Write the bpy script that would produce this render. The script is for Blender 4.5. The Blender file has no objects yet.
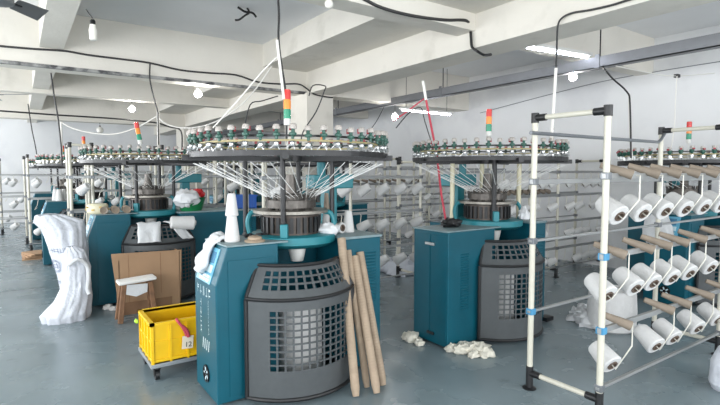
import bpy, math, random
from math import sin, cos, pi, radians, atan, sqrt
from mathutils import Vector, Matrix, Quaternion, noise
R = random.Random(7)
S = bpy.context.scene
COL = S.collection
V = Vector

# ------------------------------------------------------------------ camera
F_PX, CAM_H, YAW, PITCH = 490.0, 1.6, radians(34.8), atan(30.5/490)
cd = bpy.data.cameras.new('camera'); cam = bpy.data.objects.new('camera', cd); COL.objects.link(cam)
cd.sensor_width = 36; cd.lens = F_PX/720*36; cd.clip_end = 100; cd.clip_start = .05
cam.location = (0, 0, CAM_H); cam.rotation_euler = (pi/2-PITCH, 0, -YAW); S.camera = cam
_fw = V((sin(YAW)*cos(PITCH), cos(YAW)*cos(PITCH), -sin(PITCH))); _rt = V((cos(YAW), -sin(YAW), 0)); _up = _rt.cross(_fw)
def ray(x, y): return _fw + (x-360)/F_PX*_rt + (202.5-y)/F_PX*_up
def atZ(x, y, z):
    r = ray(x, y); return r*((z-CAM_H)/r.z) + V((0, 0, CAM_H))
def atX(x, y, v):
    r = ray(x, y); return r*(v/r.x) + V((0, 0, CAM_H))
def atY(x, y, v):
    r = ray(x, y); return r*(v/r.y) + V((0, 0, CAM_H))
def atD(x, y, d):
    r = ray(x, y); return r*(d/(r.x*sin(YAW)+r.y*cos(YAW))) + V((0, 0, CAM_H))

# --------------------------------------------------------------- materials
def lin(c): return tuple(((v/255)/12.92 if v/255 <= .04045 else ((v/255+.055)/1.055)**2.4) for v in c)+(1,)
MC = {}
def mat(name, rgb, rough=.5, metal=0, var=.0, scale=8, bump=0, bscale=60, emit=0, spec=None, trans=0, dark=None, dthr=(.55, .75), dscale=3, coords='Object'):
    if name in MC: return MC[name]
    m = bpy.data.materials.new(name); m.use_nodes = True; nt = m.node_tree; b = nt.nodes['Principled BSDF']
    b.inputs['Base Color'].default_value = lin(rgb); b.inputs['Roughness'].default_value = rough; b.inputs['Metallic'].default_value = metal
    if spec is not None: b.inputs['Specular IOR Level'].default_value = spec
    if trans: b.inputs['Transmission Weight'].default_value = trans
    tc = nt.nodes.new('ShaderNodeTexCoord')
    src = None
    if var or dark:
        n = nt.nodes.new('ShaderNodeTexNoise'); n.inputs['Scale'].default_value = scale; n.inputs['Detail'].default_value = 5
        nt.links.new(tc.outputs[coords], n.inputs['Vector'])
        r = nt.nodes.new('ShaderNodeValToRGB'); c = lin(rgb)
        r.color_ramp.elements[0].position = .3; r.color_ramp.elements[1].position = .7
        r.color_ramp.elements[0].color = tuple(max(0, v*(1-var)) for v in c[:3])+(1,)
        r.color_ramp.elements[1].color = tuple(min(1, v*(1+var)) for v in c[:3])+(1,)
        nt.links.new(n.outputs['Fac'], r.inputs['Fac']); src = r.outputs['Color']
        if dark:
            n2 = nt.nodes.new('ShaderNodeTexNoise'); n2.inputs['Scale'].default_value = dscale; n2.inputs['Detail'].default_value = 8
            nt.links.new(tc.outputs[coords], n2.inputs['Vector'])
            r2 = nt.nodes.new('ShaderNodeMapRange'); r2.inputs[1].default_value = dthr[0]; r2.inputs[2].default_value = dthr[1]
            nt.links.new(n2.outputs['Fac'], r2.inputs[0])
            mx = nt.nodes.new('ShaderNodeMix'); mx.data_type = 'RGBA'
            nt.links.new(r2.outputs[0], mx.inputs[0]); nt.links.new(src, mx.inputs[6]); mx.inputs[7].default_value = lin(dark); src = mx.outputs[2]
        nt.links.new(src, b.inputs['Base Color'])
    if bump:
        n = nt.nodes.new('ShaderNodeTexNoise'); n.inputs['Scale'].default_value = bscale; n.inputs['Detail'].default_value = 4
        nt.links.new(tc.outputs[coords], n.inputs['Vector'])
        bp = nt.nodes.new('ShaderNodeBump'); bp.inputs['Strength'].default_value = bump; bp.inputs['Distance'].default_value = .02
        nt.links.new(n.outputs['Fac'], bp.inputs['Height']); nt.links.new(bp.outputs['Normal'], b.inputs['Normal'])
    if emit:
        b.inputs['Emission Color'].default_value = lin(rgb); b.inputs['Emission Strength'].default_value = emit
    MC[name] = m; return m

TEAL = mat('teal_paint', (4, 80, 96), .42, var=.08, scale=5, spec=.35)
TEALL = mat('teal_bracket_paint', (30, 118, 128), .4, var=.08)
TEALT = mat('worn_cabinet_top', (120, 140, 144), .5, var=.15, scale=14)
BLACK = mat('black_plastic', (24, 25, 27), .45)
BLKM = mat('black_metal', (30, 31, 33), .4, .2)
GUARD = mat('guard_plastic', (72, 76, 78), .48, var=.06, scale=20)
STEEL = mat('bright_steel', (190, 192, 192), .3, .85)
DSTEEL = mat('oily_dark_steel', (88, 84, 80), .38, .6, var=.25, scale=30)
DBROWN = mat('oiled_cam_box', (74, 66, 60), .4, .4, var=.3, scale=25)
RING = mat('worn_ring_steel', (138, 134, 126), .4, .5, var=.2, scale=20)
GREEN = mat('dark_green_plastic', (38, 84, 72), .4)
RED = mat('red_plastic', (196, 44, 48), .4)
MAROON = mat('maroon_plastic', (150, 50, 60), .45)
CLEAR = mat('milky_plastic', (176, 170, 164), .35)
BELT = mat('cream_belt', (176, 164, 122), .6)
CREAM = mat('cream_post_paint', (206, 200, 172), .4)
YARN = mat('white_yarn', (208, 208, 207), .75, var=.03, scale=40, bump=.35, bscale=260)
STRAND = mat('yarn_strand', (228, 228, 226), .7)
CONEB = mat('paper_core', (96, 82, 72), .75, var=.1)
PAPER = mat('kraft_paper_tube', (158, 140, 120), .75, var=.1, scale=12)
PAPERD = mat('grey_brown_paper', (134, 122, 108), .7, var=.1, scale=12)
WPOST = mat('white_tube_paint', (200, 197, 183), .35, var=.04, scale=10)
RAIL = mat('grey_aluminium', (158, 160, 160), .38, .55, var=.06)
PEGM = mat('cream_peg_wire', (212, 210, 200), .4, .1)
BLUEC = mat('blue_clip', (70, 140, 180), .4)
YELLOW = mat('yellow_plastic', (232, 186, 12), .42, var=.04, scale=6)
WOOD = mat('worn_brown_wood', (128, 94, 68), .7, var=.25, scale=14, bump=.3)
CARD = mat('brown_cardboard', (166, 134, 104), .8, var=.07, scale=4, bump=.1, bscale=20)
CARDIN = mat('cardboard_inside', (140, 108, 82), .85, var=.07)
FOAM = mat('white_foam', (228, 226, 222), .7, var=.04, bump=.2, bscale=40)
CLOTH = mat('white_cloth', (208, 210, 212), .85, var=.04, scale=20, bump=.3, bscale=60)
WASTE = mat('cream_yarn_waste', (222, 218, 204), .9, var=.1, scale=30, bump=.6, bscale=90)
POLY = mat('white_woven_poly', (202, 206, 214), .5, var=.05, scale=9, bump=.6, bscale=22)
INK = mat('faded_grey_ink', (120, 130, 150), .6)
WHITEP = mat('white_print', (214, 228, 230), .5)
BINK = mat('black_ink', (28, 26, 30), .6)
TAGP = mat('white_tag_paper', (226, 216, 196), .7)
PINK = mat('dusty_red_cloth', (184, 70, 84), .85, var=.12, scale=30)
PANELB = mat('pale_blue_panel', (98, 166, 194), .3)
PANELD = mat('grey_blue_screen', (78, 128, 160), .2)
PANELW = mat('white_keypad', (200, 220, 226), .4)
WIRE = mat('black_cable', (32, 32, 34), .5)
WIREW = mat('white_conduit', (222, 220, 214), .45)
TRAY = mat('grey_tray_metal', (126, 128, 132), .4, .35, var=.05)
GALV = mat('grey_tube_metal', (120, 124, 128), .35, .5)
LGREY = mat('light_grey_body', (214, 214, 210), .5)
BASKG = mat('green_plastic_basket', (20, 112, 64), .4)
BLUEB = mat('blue_plastic_box', (28, 86, 168), .4)
DOLLY = mat('grey_dolly_steel', (150, 156, 160), .4, .4)
LENSR = mat('red_lens', (206, 52, 48), .25); LENSA = mat('amber_lens', (238, 140, 50), .25); LENSG = mat('green_lens', (20, 138, 104), .25)
BULB = mat('lit_bulb_glass', (255, 252, 246), .3, emit=150)
TUBE = mat('lit_tube_glass', (235, 240, 255), .3, emit=28)
BULBOFF = mat('white_bulb_glass', (232, 230, 222), .25)
FANM = mat('grey_fan_blade', (112, 114, 116), .4, .2)
LIME = mat('lime_plastic', (170, 220, 60), .5)

WALL = mat('white_wall_paint', (226, 227, 228), .85, var=.03, scale=1.2, dark=(205, 206, 210), dthr=(.5, .8), dscale=1.4)
CEIL = mat('ceiling_paint', (222, 223, 224), .9, var=.03, scale=1.5)
BEAM = mat('beam_paint', (216, 212, 203), .85, var=.03, scale=2, bump=.25, bscale=14, dark=(196, 192, 182), dthr=(.6, .8), dscale=2.2)
EDGE_STRIP = mat('mottled_edge_strip', (150, 150, 148), .9, var=.25, scale=12, dark=(72, 72, 74), dthr=(.44, .6), dscale=7)

# floor: grey blue epoxy, scuffed
def floor_mat():
    m = bpy.data.materials.new('epoxy_floor'); m.use_nodes = True; nt = m.node_tree; b = nt.nodes['Principled BSDF']
    tc = nt.nodes.new('ShaderNodeTexCoord')
    def nz(s, d):
        n = nt.nodes.new('ShaderNodeTexNoise'); n.inputs['Scale'].default_value = s; n.inputs['Detail'].default_value = d
        nt.links.new(tc.outputs['Object'], n.inputs['Vector']); return n.outputs['Fac']
    def mr(src, a, b2, c, d):
        r = nt.nodes.new('ShaderNodeMapRange'); nt.links.new(src, r.inputs[0])
        for i, v in enumerate((a, b2, c, d)): r.inputs[i+1].default_value = v
        return r.outputs[0]
    def mix(fac, a, bb):
        x = nt.nodes.new('ShaderNodeMix'); x.data_type = 'RGBA'; nt.links.new(fac, x.inputs[0])
        for i, v in ((6, a), (7, bb)):
            if isinstance(v, tuple): x.inputs[i].default_value = v
            else: nt.links.new(v, x.inputs[i])
        return x.outputs[2]
    c = mix(mr(nz(.7, 4), .35, .65, 0, 1), lin((104, 118, 123)), lin((126, 140, 145)))
    c = mix(mr(nz(7, 8), .62, .72, 0, .5), c, lin((128, 138, 142)))
    c = mix(mr(nz(60, 3), .74, .78, 0, .7), c, lin((176, 182, 184)))
    c = mix(mr(nz(3.1, 9), .66, .74, 0, .45), c, lin((60, 70, 78)))
    nt.links.new(c, b.inputs['Base Color'])
    nt.links.new(mr(nz(2.3, 7), .3, .7, .16, .34), b.inputs['Roughness'])
    bp = nt.nodes.new('ShaderNodeBump'); bp.inputs['Strength'].default_value = .05; nt.links.new(nz(5, 3), bp.inputs['Height']); nt.links.new(bp.outputs['Normal'], b.inputs['Normal'])
    return m
FLOOR = floor_mat()

# ------------------------------------------------------------ mesh builder
def frame(d):
    d = V(d).normalized(); u = d.orthogonal().normalized(); return d, u, d.cross(u)
class MB:
    def __init__(s): s.v = []; s.f = []; s.mi = []; s.m = 0
    def add(s, vs, fs):
        o = len(s.v); s.v += [tuple(p) for p in vs]; s.f += [tuple(i+o for i in f) for f in fs]; s.mi += [s.m]*len(fs); return s
    def slot(s, i): s.m = i; return s
    def box(s, a, b):
        x0, y0, z0 = a; x1, y1, z1 = b
        return s.add([(x0,y0,z0),(x1,y0,z0),(x1,y1,z0),(x0,y1,z0),(x0,y0,z1),(x1,y0,z1),(x1,y1,z1),(x0,y1,z1)],
                     [(0,3,2,1),(4,5,6,7),(0,1,5,4),(1,2,6,5),(2,3,7,6),(3,0,4,7)])
    def cb(s, c, d, M=None):      # box by centre and size, optional rotation
        d = V(d)/2; pts = [V((i*d.x, j*d.y, k*d.z)) for i, j, k in ((-1,-1,-1),(1,-1,-1),(1,1,-1),(-1,1,-1),(-1,-1,1),(1,-1,1),(1,1,1),(-1,1,1))]
        if M: pts = [M @ p for p in pts]
        return s.add([p+V(c) for p in pts], [(0,3,2,1),(4,5,6,7),(0,1,5,4),(1,2,6,5),(2,3,7,6),(3,0,4,7)])
    def bar(s, p, q, w, h=None, up=(0,0,1)):
        h = h or w; p, q = V(p), V(q); d = (q-p).normalized(); u = d.cross(V(up))
        if u.length < 1e-4: u = V((1, 0, 0))
        u.normalize(); n = u.cross(d); vs = []
        for c in (p, q): vs += [c+u*w/2*i+n*h/2*j for i, j in ((-1,-1),(1,-1),(1,1),(-1,1))]
        return s.add(vs, [(0,1,2,3),(7,6,5,4),(4,5,1,0),(5,6,2,1),(6,7,3,2),(7,4,0,3)])
    def cyl(s, p, q, r, r2=None, n=12): return s.lathe([(0, r), (1, r if r2 is None else r2)], p, q, n, True)
    def lathe(s, prof, p=(0,0,0), q=(0,0,1), n=16, rel=False):   # prof: (t along axis, radius)
        p, q = V(p), V(q); L = (q-p).length if rel else 1; d, u, w = frame(q-p); vs = []; fs = []
        k = len(prof)
        for t, r in prof:
            for i in range(n):
                a = 2*pi*i/n; vs.append(p+d*(t*L)+(u*cos(a)+w*sin(a))*r)
        for j in range(k-1):
            for i in range(n): a, b = j*n+i, j*n+(i+1) % n; fs.append((a, b, b+n, a+n))
        fs.append(tuple(range(n-1, -1, -1))); fs.append(tuple(range((k-1)*n, k*n)))
        return s.add(vs, fs)
    def tube(s, pts, r, n=6):
        pts = [V(p) for p in pts]; vs = []; fs = []; u = None; k = len(pts)
        for i, p in enumerate(pts):
            d = ((pts[min(i+1, k-1)]-p).normalized()+(p-pts[max(i-1, 0)]).normalized()).normalized()
            if u is None: u = d.orthogonal().normalized()
            else:
                u = u-d*u.dot(d); u = u.normalized() if u.length > 1e-5 else d.orthogonal().normalized()
            w = d.cross(u)
            for j in range(n): a = 2*pi*j/n; vs.append(p+(u*cos(a)+w*sin(a))*r)
        for i in range(k-1):
            for j in range(n): a, b = i*n+j, i*n+(j+1) % n; fs.append((a, b, b+n, a+n))
        fs.append(tuple(range(n-1, -1, -1))); fs.append(tuple(range((k-1)*n, k*n)))
        return s.add(vs, fs)
    def ring(s, c, r, w, h, n=64):    # flat rectangular-section ring about z
        c = V(c); vs = []; fs = []
        for i in range(n):
            a = 2*pi*i/n; e = V((cos(a), sin(a), 0))
            vs += [c+e*(r-w/2)+V((0,0,-h/2)), c+e*(r+w/2)+V((0,0,-h/2)), c+e*(r+w/2)+V((0,0,h/2)), c+e*(r-w/2)+V((0,0,h/2))]
        for i in range(n):
            a, b = i*4, (i+1) % n*4
            for j in range(4): k = (j+1) % 4; fs.append((a+j, b+j, b+k, a+k))
        return s.add(vs, fs)
    def prism(s, poly, a, b, ax=1):    # poly of 2-tuples extruded along axis ax from a to b
        def P(u, v, t): return [(t, u, v), (u, t, v), (u, v, t)][ax]
        n = len(poly); vs = [P(u, v, a) for u, v in poly]+[P(u, v, b) for u, v in poly]
        fs = [tuple(range(n)), tuple(range(2*n-1, n-1, -1))]+[(i, i+n, (i+1) % n+n, (i+1) % n) for i in range(n)]
        return s.add(vs, fs)
    def blob(s, c, rad, amp=.15, sc=3, seed=0, n=24, m=14, zmin=None, pw=1):
        c = V(c); rad = V(rad); vs = []; fs = []; off = V((seed*7.3, seed*3.1, seed*1.7))
        for j in range(m+1):
            th = pi*j/m
            for i in range(n):
                ph = 2*pi*i/n; d = V((sin(th)*cos(ph), sin(th)*sin(ph), cos(th)))
                k = 1+amp*(noise.noise(d*sc+off)+.6*noise.noise(d*sc*2.7+off)+.35*noise.noise(d*sc*6+off))
                p = c+V((d.x*rad.x, d.y*rad.y, d.z*rad.z))*k
                if zmin is not None and p.z < zmin: p.z = zmin
                vs.append(p)
        for j in range(m):
            for i in range(n): a, b = j*n+i, j*n+(i+1) % n; fs.append((a, a+n, b+n, b))
        return s.add(vs, fs)
    def build(s, name, ms, parent=None, smooth=True, bevel=0, loc=None, ang=35):
        me = bpy.data.meshes.new(name); me.from_pydata(s.v, [], s.f)
        for m in (ms if isinstance(ms, (list, tuple)) else [ms]): me.materials.append(m)
        if any(s.mi): me.polygons.foreach_set('material_index', s.mi)
        if smooth:
            me.polygons.foreach_set('use_smooth', [True]*len(me.polygons)); me.set_sharp_from_angle(angle=radians(ang))
        me.update(); o = bpy.data.objects.new(name, me); COL.objects.link(o)
        if parent: o.parent = parent
        if loc: o.location = loc
        if bevel:
            b = o.modifiers.new('bevel', 'BEVEL'); b.width = bevel; b.segments = 2; b.limit_method = 'ANGLE'
        return o

def tag(o, label, cat, group=None, kind=None):
    if label: o['label'] = label
    if cat: o['category'] = cat
    if group: o['group'] = group
    if kind: o['kind'] = kind
    return o
def empty(name, loc=(0,0,0), rz=0):
    o = bpy.data.objects.new(name, None); COL.objects.link(o); o.location = loc; o.rotation_euler.z = rz; o.empty_display_size = .1; return o
def copy_tree(o, parent=None):
    c = o.copy(); COL.objects.link(c)
    if parent: c.parent = parent
    for ch in o.children: copy_tree(ch, c)
    return c
def struct(o): o['kind'] = 'structure'; return o
def smooth_path(pts, k=4):
    pts = [V(p) for p in pts]; out = []
    for i in range(len(pts)-1):
        p0, p1, p2, p3 = pts[max(i-1, 0)], pts[i], pts[i+1], pts[min(i+2, len(pts)-1)]
        for j in range(k):
            t = j/k; out.append(.5*((2*p1)+(p2-p0)*t+(2*p0-5*p1+4*p2-p3)*t*t+(3*p1-p0-3*p2+p3)*t**3))
    return out+[pts[-1]]

# ----------------------------------------------------------------- setting
X0, X1, Y0, Y1, ZC = -4.0, 8.1, -3.5, 19.0, 3.65
struct(MB().box((X0-.2, Y0-.2, -.1), (X1+.2, Y1+.2, 0)).build('floor', FLOOR, smooth=False))
struct(MB().box((X0-.2, Y0-.2, ZC), (X1+.2, Y1+.2, ZC+.1)).build('ceiling', CEIL, smooth=False))
struct(MB().box((X1, Y0-.2, 0), (X1+.2, Y1+.2, ZC)).build('wall_right', WALL, smooth=False))
struct(MB().box((X0-.2, Y1, 0), (X1+.2, Y1+.2, ZC)).build('wall_back', WALL, smooth=False))
# left wall and wall behind the viewer carry the daylight windows
WZ0, WZ1 = .95, 2.75
lw = [(-2.4, .4), (1.2, 4.0), (4.8, 7.2), (8.4, 10.9), (12.1, 14.6), (15.8, 18.2)]
bw = [(-3.0, -.4), (.8, 3.4), (4.6, 7.2)]
def window_wall(name, horiz, spans, fixed, a0, a1):
    m = MB()
    def bx(u0, u1, z0, z1):
        if horiz == 'y': m.box((fixed-.2, u0, z0), (fixed, u1, z1))
        else: m.box((u0, fixed-.2, z0), (u1, fixed, z1))
    bx(a0, a1, 0, WZ0); bx(a0, a1, WZ1, ZC); e = a0
    for u0, u1 in spans: bx(e, u0, WZ0, WZ1); e = u1
    bx(e, a1, WZ0, WZ1)
    struct(m.build(name, WALL, smooth=False))
window_wall('wall_left', 'y', lw, X0, Y0-.2, Y1+.2)
window_wall('wall_front', 'x', bw, Y0, X0, X1)
wn = 0
for horiz, spans, fixed in (('y', lw, X0), ('x', bw, Y0)):
    for u0, u1 in spans:
        wn += 1; m = MB(); t = .05; f0, f1 = fixed-.14, fixed-.08
        def bx(a0, a1, z0, z1):
            if horiz == 'y': m.box((f0, a0, z0), (f1, a1, z1))
            else: m.box((a0, f0, z0), (a1, f1, z1))
        bx(u0, u1, WZ0, WZ0+t); bx(u0, u1, WZ1-t, WZ1); bx(u0, u0+t, WZ0, WZ1); bx(u1-t, u1, WZ0, WZ1); bx((u0+u1)/2-t/2, (u0+u1)/2+t/2, WZ0, WZ1)
        struct(m.build('window_%d' % wn, WPOST, smooth=False))
        L = bpy.data.lights.new('daylight', 'AREA'); L.shape = 'RECTANGLE'; L.size = u1-u0-.1; L.size_y = WZ1-WZ0-.1; L.color = (.97, .985, 1)
        L.energy = (190 if horiz == 'y' else 185)
        o = bpy.data.objects.new('daylight', L); COL.objects.link(o)
        o.location = (fixed-.02, (u0+u1)/2, (WZ0+WZ1)/2) if horiz == 'y' else ((u0+u1)/2, fixed-.02, (WZ0+WZ1)/2)
        o.rotation_euler = (0, -pi/2+.0, 0) if horiz == 'y' else (pi/2, 0, 0)
        if horiz == 'y': o.rotation_euler = (pi/2, 0, -pi/2)

def beam(name, a, b, ms=None): return struct(MB().box(a, b).build(name, ms or BEAM, smooth=False))
# main beams along X (the one with the mottled dark lower edge comes first)
for i, y in enumerate((7.5, 15.0)):
    beam('trim_%d' % (1+i), (X0, y, 2.94), (X1, y+.35, ZC))
struct(MB().box((X0, 7.49, 2.93), (4.1, 7.55, 2.97)).build('trim_3', EDGE_STRIP, smooth=False))  # grey strip with random darker patches along the beam's lower edge
# lesser cross beams along X
beam('trim_4', (X0, 3.72, 3.12), (X1, 3.98, ZC)); beam('trim_5', (X0, 11.25, 3.1), (X1, 11.5, ZC)); beam('trim_6', (X0, -.1, 3.1), (X1, .2, ZC))
# main beam along Y with the lowered strip beside it, and the small left beam
beam('trim_7', (4.1, Y0, 2.94), (4.55, Y1, ZC)); beam('trim_8', (3.3, Y0, 3.3), (4.1, Y1, ZC))
beam('trim_9', (.27, Y0, 3.18), (.53, Y1, ZC))
beam('trim_10', (-3.6, Y0, 2.95), (-3.35, Y1, ZC))
for i, y in enumerate((7.42, 15.0)):
    struct(MB().box((4.06, y, 0), (4.58, y+.85, 2.95)).build('trim_%d' % (11+i), BEAM, smooth=False))

p = atZ(20, 290, 0); struct(MB().box((X0, p.y, 0), (.30, p.y+.012, .001)).build('trim_14', mat('floor_joint', (70, 78, 82), .6), smooth=False))
# ------------------------------------------------- circular knitting machine
def guard_panel(f0, f1, ue, ze, hole, th=.008):
    """curved perforated panel: f(u, t) -> point; ue/ze edge lists; hole(i, j) -> True leaves the cell open"""
    m = MB(); nu, nz = len(ue), len(ze); keep = {(i, j) for i in range(nu-1) for j in range(nz-1) if not hole(i, j)}
    vs = [f0(u, t) for u in ue for t in ze]+[f1(u, t) for u in ue for t in ze]; N = nu*nz; fs = []
    ix = lambda i, j: i*nz+j
    for i, j in keep:
        a, b, c, d = ix(i, j), ix(i+1, j), ix(i+1, j+1), ix(i, j+1)
        fs.append((a, b, c, d)); fs.append((d+N, c+N, b+N, a+N))
        for (p, q), nb in (((a, b), (i, j-1)), ((b, c), (i+1, j)), ((c, d), (i, j+1)), ((d, a), (i-1, j))):
            if nb not in keep: fs.append((q, p, p+N, q+N))
    return m.add(vs, fs)
GC, GX = -.155, -.11
def arc(a, r, z): return V((GX+r*sin(a), GC-r*cos(a), z))
A0, A1 = radians(-61), radians(51)
def hole_edges(a, b, n, frac=.72):
    out = [a]; w = (b-a)/n
    for i in range(n): out += [a+w*(i+(1-frac)/2), a+w*(i+(1+frac)/2)]
    return out+[b]
def make_guard(root):
    ue = [A0, A0+.09, A0+.18, A0+.26]+hole_edges(A0+.34, A1-.16, 13, .76)+[A1-.08, A1]
    k0 = 4
    ze = [.05, .13]+hole_edges(.24, .665, 9, .76)+[.73]
    hole = lambda i, j: (k0 <= i < k0+27 and (i-k0) % 2 == 1 and 2 <= j < 2+19 and (j-2) % 2 == 1)
    g = guard_panel(lambda u, t: arc(u, .50, t), lambda u, t: arc(u, .492, t), ue, ze, hole).build('safety_guard', GUARD, root)
    pts = [arc(A0, .502, .05+.68*t/4) for t in range(5)][::-1]+[arc(A0+(A1-A0)*t/16, .502, .045) for t in range(17)]+[arc(A1, .502, .05+.68*t/4) for t in range(5)]
    top = [arc(A0+(A1-A0)*t/16, .505, .737) for t in range(17)]
    MB().tube(pts, .015, 8).tube(top, .013, 8).build('guard_frame', BLACK, g)
    rr = lambda t: .50-(t-.745)/.2*.12
    ze = [.745, .78]+hole_edges(.79, .92, 3)+[.945]
    ue = [A0, A0+.1]+hole_edges(A0+.2, A1-.14, 12)+[A1]
    hole = lambda i, j: (2 <= i < 2+25 and (i-2) % 2 == 1 and 2 <= j < 2+7 and (j-2) % 2 == 1)
    fl = guard_panel(lambda u, t: arc(u, rr(t), t), lambda u, t: arc(u, rr(t)-.008, t), ue, ze, hole).build('safety_flap', GUARD, root)
    pts = [arc(A0, rr(.745+.2*t/4), .745+.2*t/4) for t in range(5)]+[arc(A0+(A1-A0)*t/16, rr(.945), .95) for t in range(17)]+[arc(A1, rr(.745+.2*t/4), .745+.2*t/4) for t in range(5)][::-1]
    MB().tube(pts, .014, 8).build('flap_frame', BLACK, fl)

def glyphs(m, place, u0, u1, v0, v1, n, vertical=False, seed=1):
    """rows of brush-like strokes, too small in the photo to read; place(u, v) -> point on the surface"""
    r = random.Random(seed)
    for i in range(n):
        if vertical: cu, cv, s = (u0+u1)/2, v1-(v1-v0)*(i+.5)/n, min(u1-u0, (v1-v0)/n)*.42
        else: cu, cv, s = u0+(u1-u0)*(i+.5)/n, (v0+v1)/2, min(v1-v0, (u1-u0)/n)*.42
        for k in range(4):
            if r.random() < .5: a, b, c, d = cu-s, cu+s, cv+s*r.uniform(-1, .8), None; q = [(a, c), (b, c), (b, c+s*.22), (a, c+s*.22)]
            else: a = cu+s*r.uniform(-1, .8); q = [(a, cv-s), (a+s*.22, cv-s), (a+s*.22, cv+s), (a, cv+s)]
            m.add([place(*p) for p in q], [(0, 1, 2, 3)])

MH = 1.09
def make_machine(label, style='slant', column=1, right=.64, posts='black', nf=46, detail=True, yarns=36, lean=(0, 0), light=True, gx=-.11):
    root = empty('knitting_machine'); tag(root, label, 'knitting machine', 'circular knitting machines')
    h = MH
    # control cabinet on the left
    m = MB()
    if style == 'slant': m.prism([(-.74, .02), (-.28, .02), (-.28, h), (-.655, h), (-.74, .84)], -.35, .12, 1)
    else: m.box((-.92, -.36, .02), (-.30, .10, h-.03))
    cab = m.build('control_cabinet', TEAL, root, False, .008)
    if style == 'slant':
        n = V((-.25, 0, .085)).normalized()
        def pl(u, v, e=.004):     # u along y (0 front .. 1 back), v up the slope
            return V((-.74+.085*v, -.35+.47*u, .84+.25*v))+n*e
        def quad(mm, u0, u1, v0, v1, e, d=.004):
            vs = [pl(*p, e) for p in ((u0, v0), (u1, v0), (u1, v1), (u0, v1))]+[pl(*p, e-d) for p in ((u0, v0), (u1, v0), (u1, v1), (u0, v1))]
            mm.add(vs, [(3, 2, 1, 0), (4, 5, 6, 7), (0, 1, 5, 4), (1, 2, 6, 5), (2, 3, 7, 6), (3, 0, 4, 7)])
        p = MB(); quad(p, .22, .86, -.04, .9, .006, .006); p.build('control_panel', PANELB, cab, False)
        p = MB(); quad(p, .3, .68, .5, .8, .009); p.build('display_screen', PANELD, cab, False)
        p = MB(); quad(p, .28, .80, .24, .44, .009)
        for i in range(3):
            for j in range(2): quad(p, .3+i*.15, .42+i*.15, .0+j*.1, .07+j*.1, .009)
        p.build('keypad', PANELW, cab, False)
        p = MB(); sp = lambda u, v: V((-.7425, -.35+.47*(1-u), v))
        glyphs(p, sp, .12, .80, .72, .80, 5, seed=3); glyphs(p, sp, .62, .72, .46, .72, 9, True, 4); glyphs(p, sp, .20, .42, .44, .70, 4, True, 5)
        for i in range(4): p.add([sp(*q) for q in ((.36+.09*i, .34), (.385+.09*i, .34), (.425+.09*i, .42), (.40+.09*i, .42))], [(0, 1, 2, 3)])
        p.build('lettering', WHITEP, cab, False)
        p = MB(); c = V((-.741, -.13, .17)); p.lathe([(0, .062), (.01, .062), (.01, .05), (.002, .05)], c, c-V((1, 0, 0)), 24)
        p.lathe([(0, .02), (.012, .018)], c, c-V((1, 0, 0)), 12); p.build('fan_grille', BLACK, cab)
        p = MB()
        for i in range(5):
            a = 2*pi*i/5; d = V((0, cos(a), sin(a))); p.bar(c-V((.006, 0, 0))+d*.012, c-V((.006, 0, 0))+d*.048, .014, .003, (1, 0, 0))
        p.build('fan_blade', PANELW, cab, False)
        p = MB(); p.box((-.655, -.357, .06), (-.31, -.35, 1.0)); p.build('front_panel', TEAL, cab, False, .004)
    else:
        p = MB(); p.box((-.926, -.345, .08), (-.92, -.14, h-.06)); p.box((-.926, -.13, .08), (-.92, .085, h-.06)); p.build('cabinet_door', TEAL, cab, False, .003)
        p = MB(); p.box((-.945, -.20, .93), (-.926, -.08, .955)); p.build('door_handle', STEEL, cab, False, .004)
        p = MB(); p.box((-.945, -.20, .10), (-.926, -.11, .125)); p.build('latch', BLACK, cab, False, .004)
        p = MB()
        for k in range(22):
            z = .34+k*.024
            p.prism([(-.36, z), (-.368, z+.004), (-.36, z+.012)], -.76, -.66, 0)
        p.build('louver', TEAL, cab, False)
        p = MB(); p.box((-.50, -.368, .80), (-.42, -.36, .86)); p.box((-.50, -.368, .23), (-.43, -.36, .28)); p.build('socket_plate', BLACK, cab, False, .003)
    xa = -.66 if style == 'slant' else -.93
    zt = h if style == 'slant' else h-.03
    MB().box((xa, -.35, zt), (-.2, .12, zt+.012)).build('cabinet_top', TEALT, cab, False, .003)
    # right cabinet and rear body
    sc = MB().box((.30, -.35, .02), (right, .12, h-.02)).build('side_cabinet', TEAL, root, False, .008)
    MB().box((.28, -.36, h-.02), (right+.01, .13, h)).build('cabinet_top', TEALT, sc, False, .003)
    p = MB()
    for k in range(16): z = .55+k*.026; p.prism([(-.35, z), (-.357, z+.004), (-.35, z+.012)], right-.16, right-.05, 0)
    p.build('louver', TEAL, sc, False)
    if style != 'slant':
        MB().box((right-.02, -.40, .02), (right+.10, -.30, .06)).build('cabinet_foot', BLACK, sc, False)
    MB().box((-.30, .14, .02), (.32, .55, h-.04)).build('rear_body', TEAL, root, False, .008)
    MB().box((-.29, -.34, .0), (.31, .14, .06)).build('base_pan', BLKM, root, False)
    # table plate, spreader under it
    MB().lathe([(0, .30), (.03, .345), (.085, .345), (.09, .335)], (0, -.02, 1.025), (0, -.02, 2), 40).build('table_plate', TEALL, root)
    MB().lathe([(0, .05), (.10, .07), (.13, .11)], (0, -.1, .90), (0, -.1, 2), 20).build('fabric_spreader', LGREY, root)
    # cylinder, cam box, rings
    cb = MB().lathe([(0, .225), (.15, .225), (.15, .2)], (0, 0, 1.115), (0, 0, 2), 40).build('cam_box', DBROWN, root)
    p = MB()
    for k in range(28):
        a = 2*pi*k/28; e = V((cos(a), sin(a), 0)); t = V((-sin(a), cos(a), 0))
        p.bar(e*.232+V((0, 0, 1.13)), e*.232+V((0, 0, 1.25)), .028, .016, e)
    p.build('cam_block', BLKM, cb, False)
    MB().ring((0, 0, 1.29), .235, .13, .022, 48).build('cam_ring', RING, root)
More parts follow.
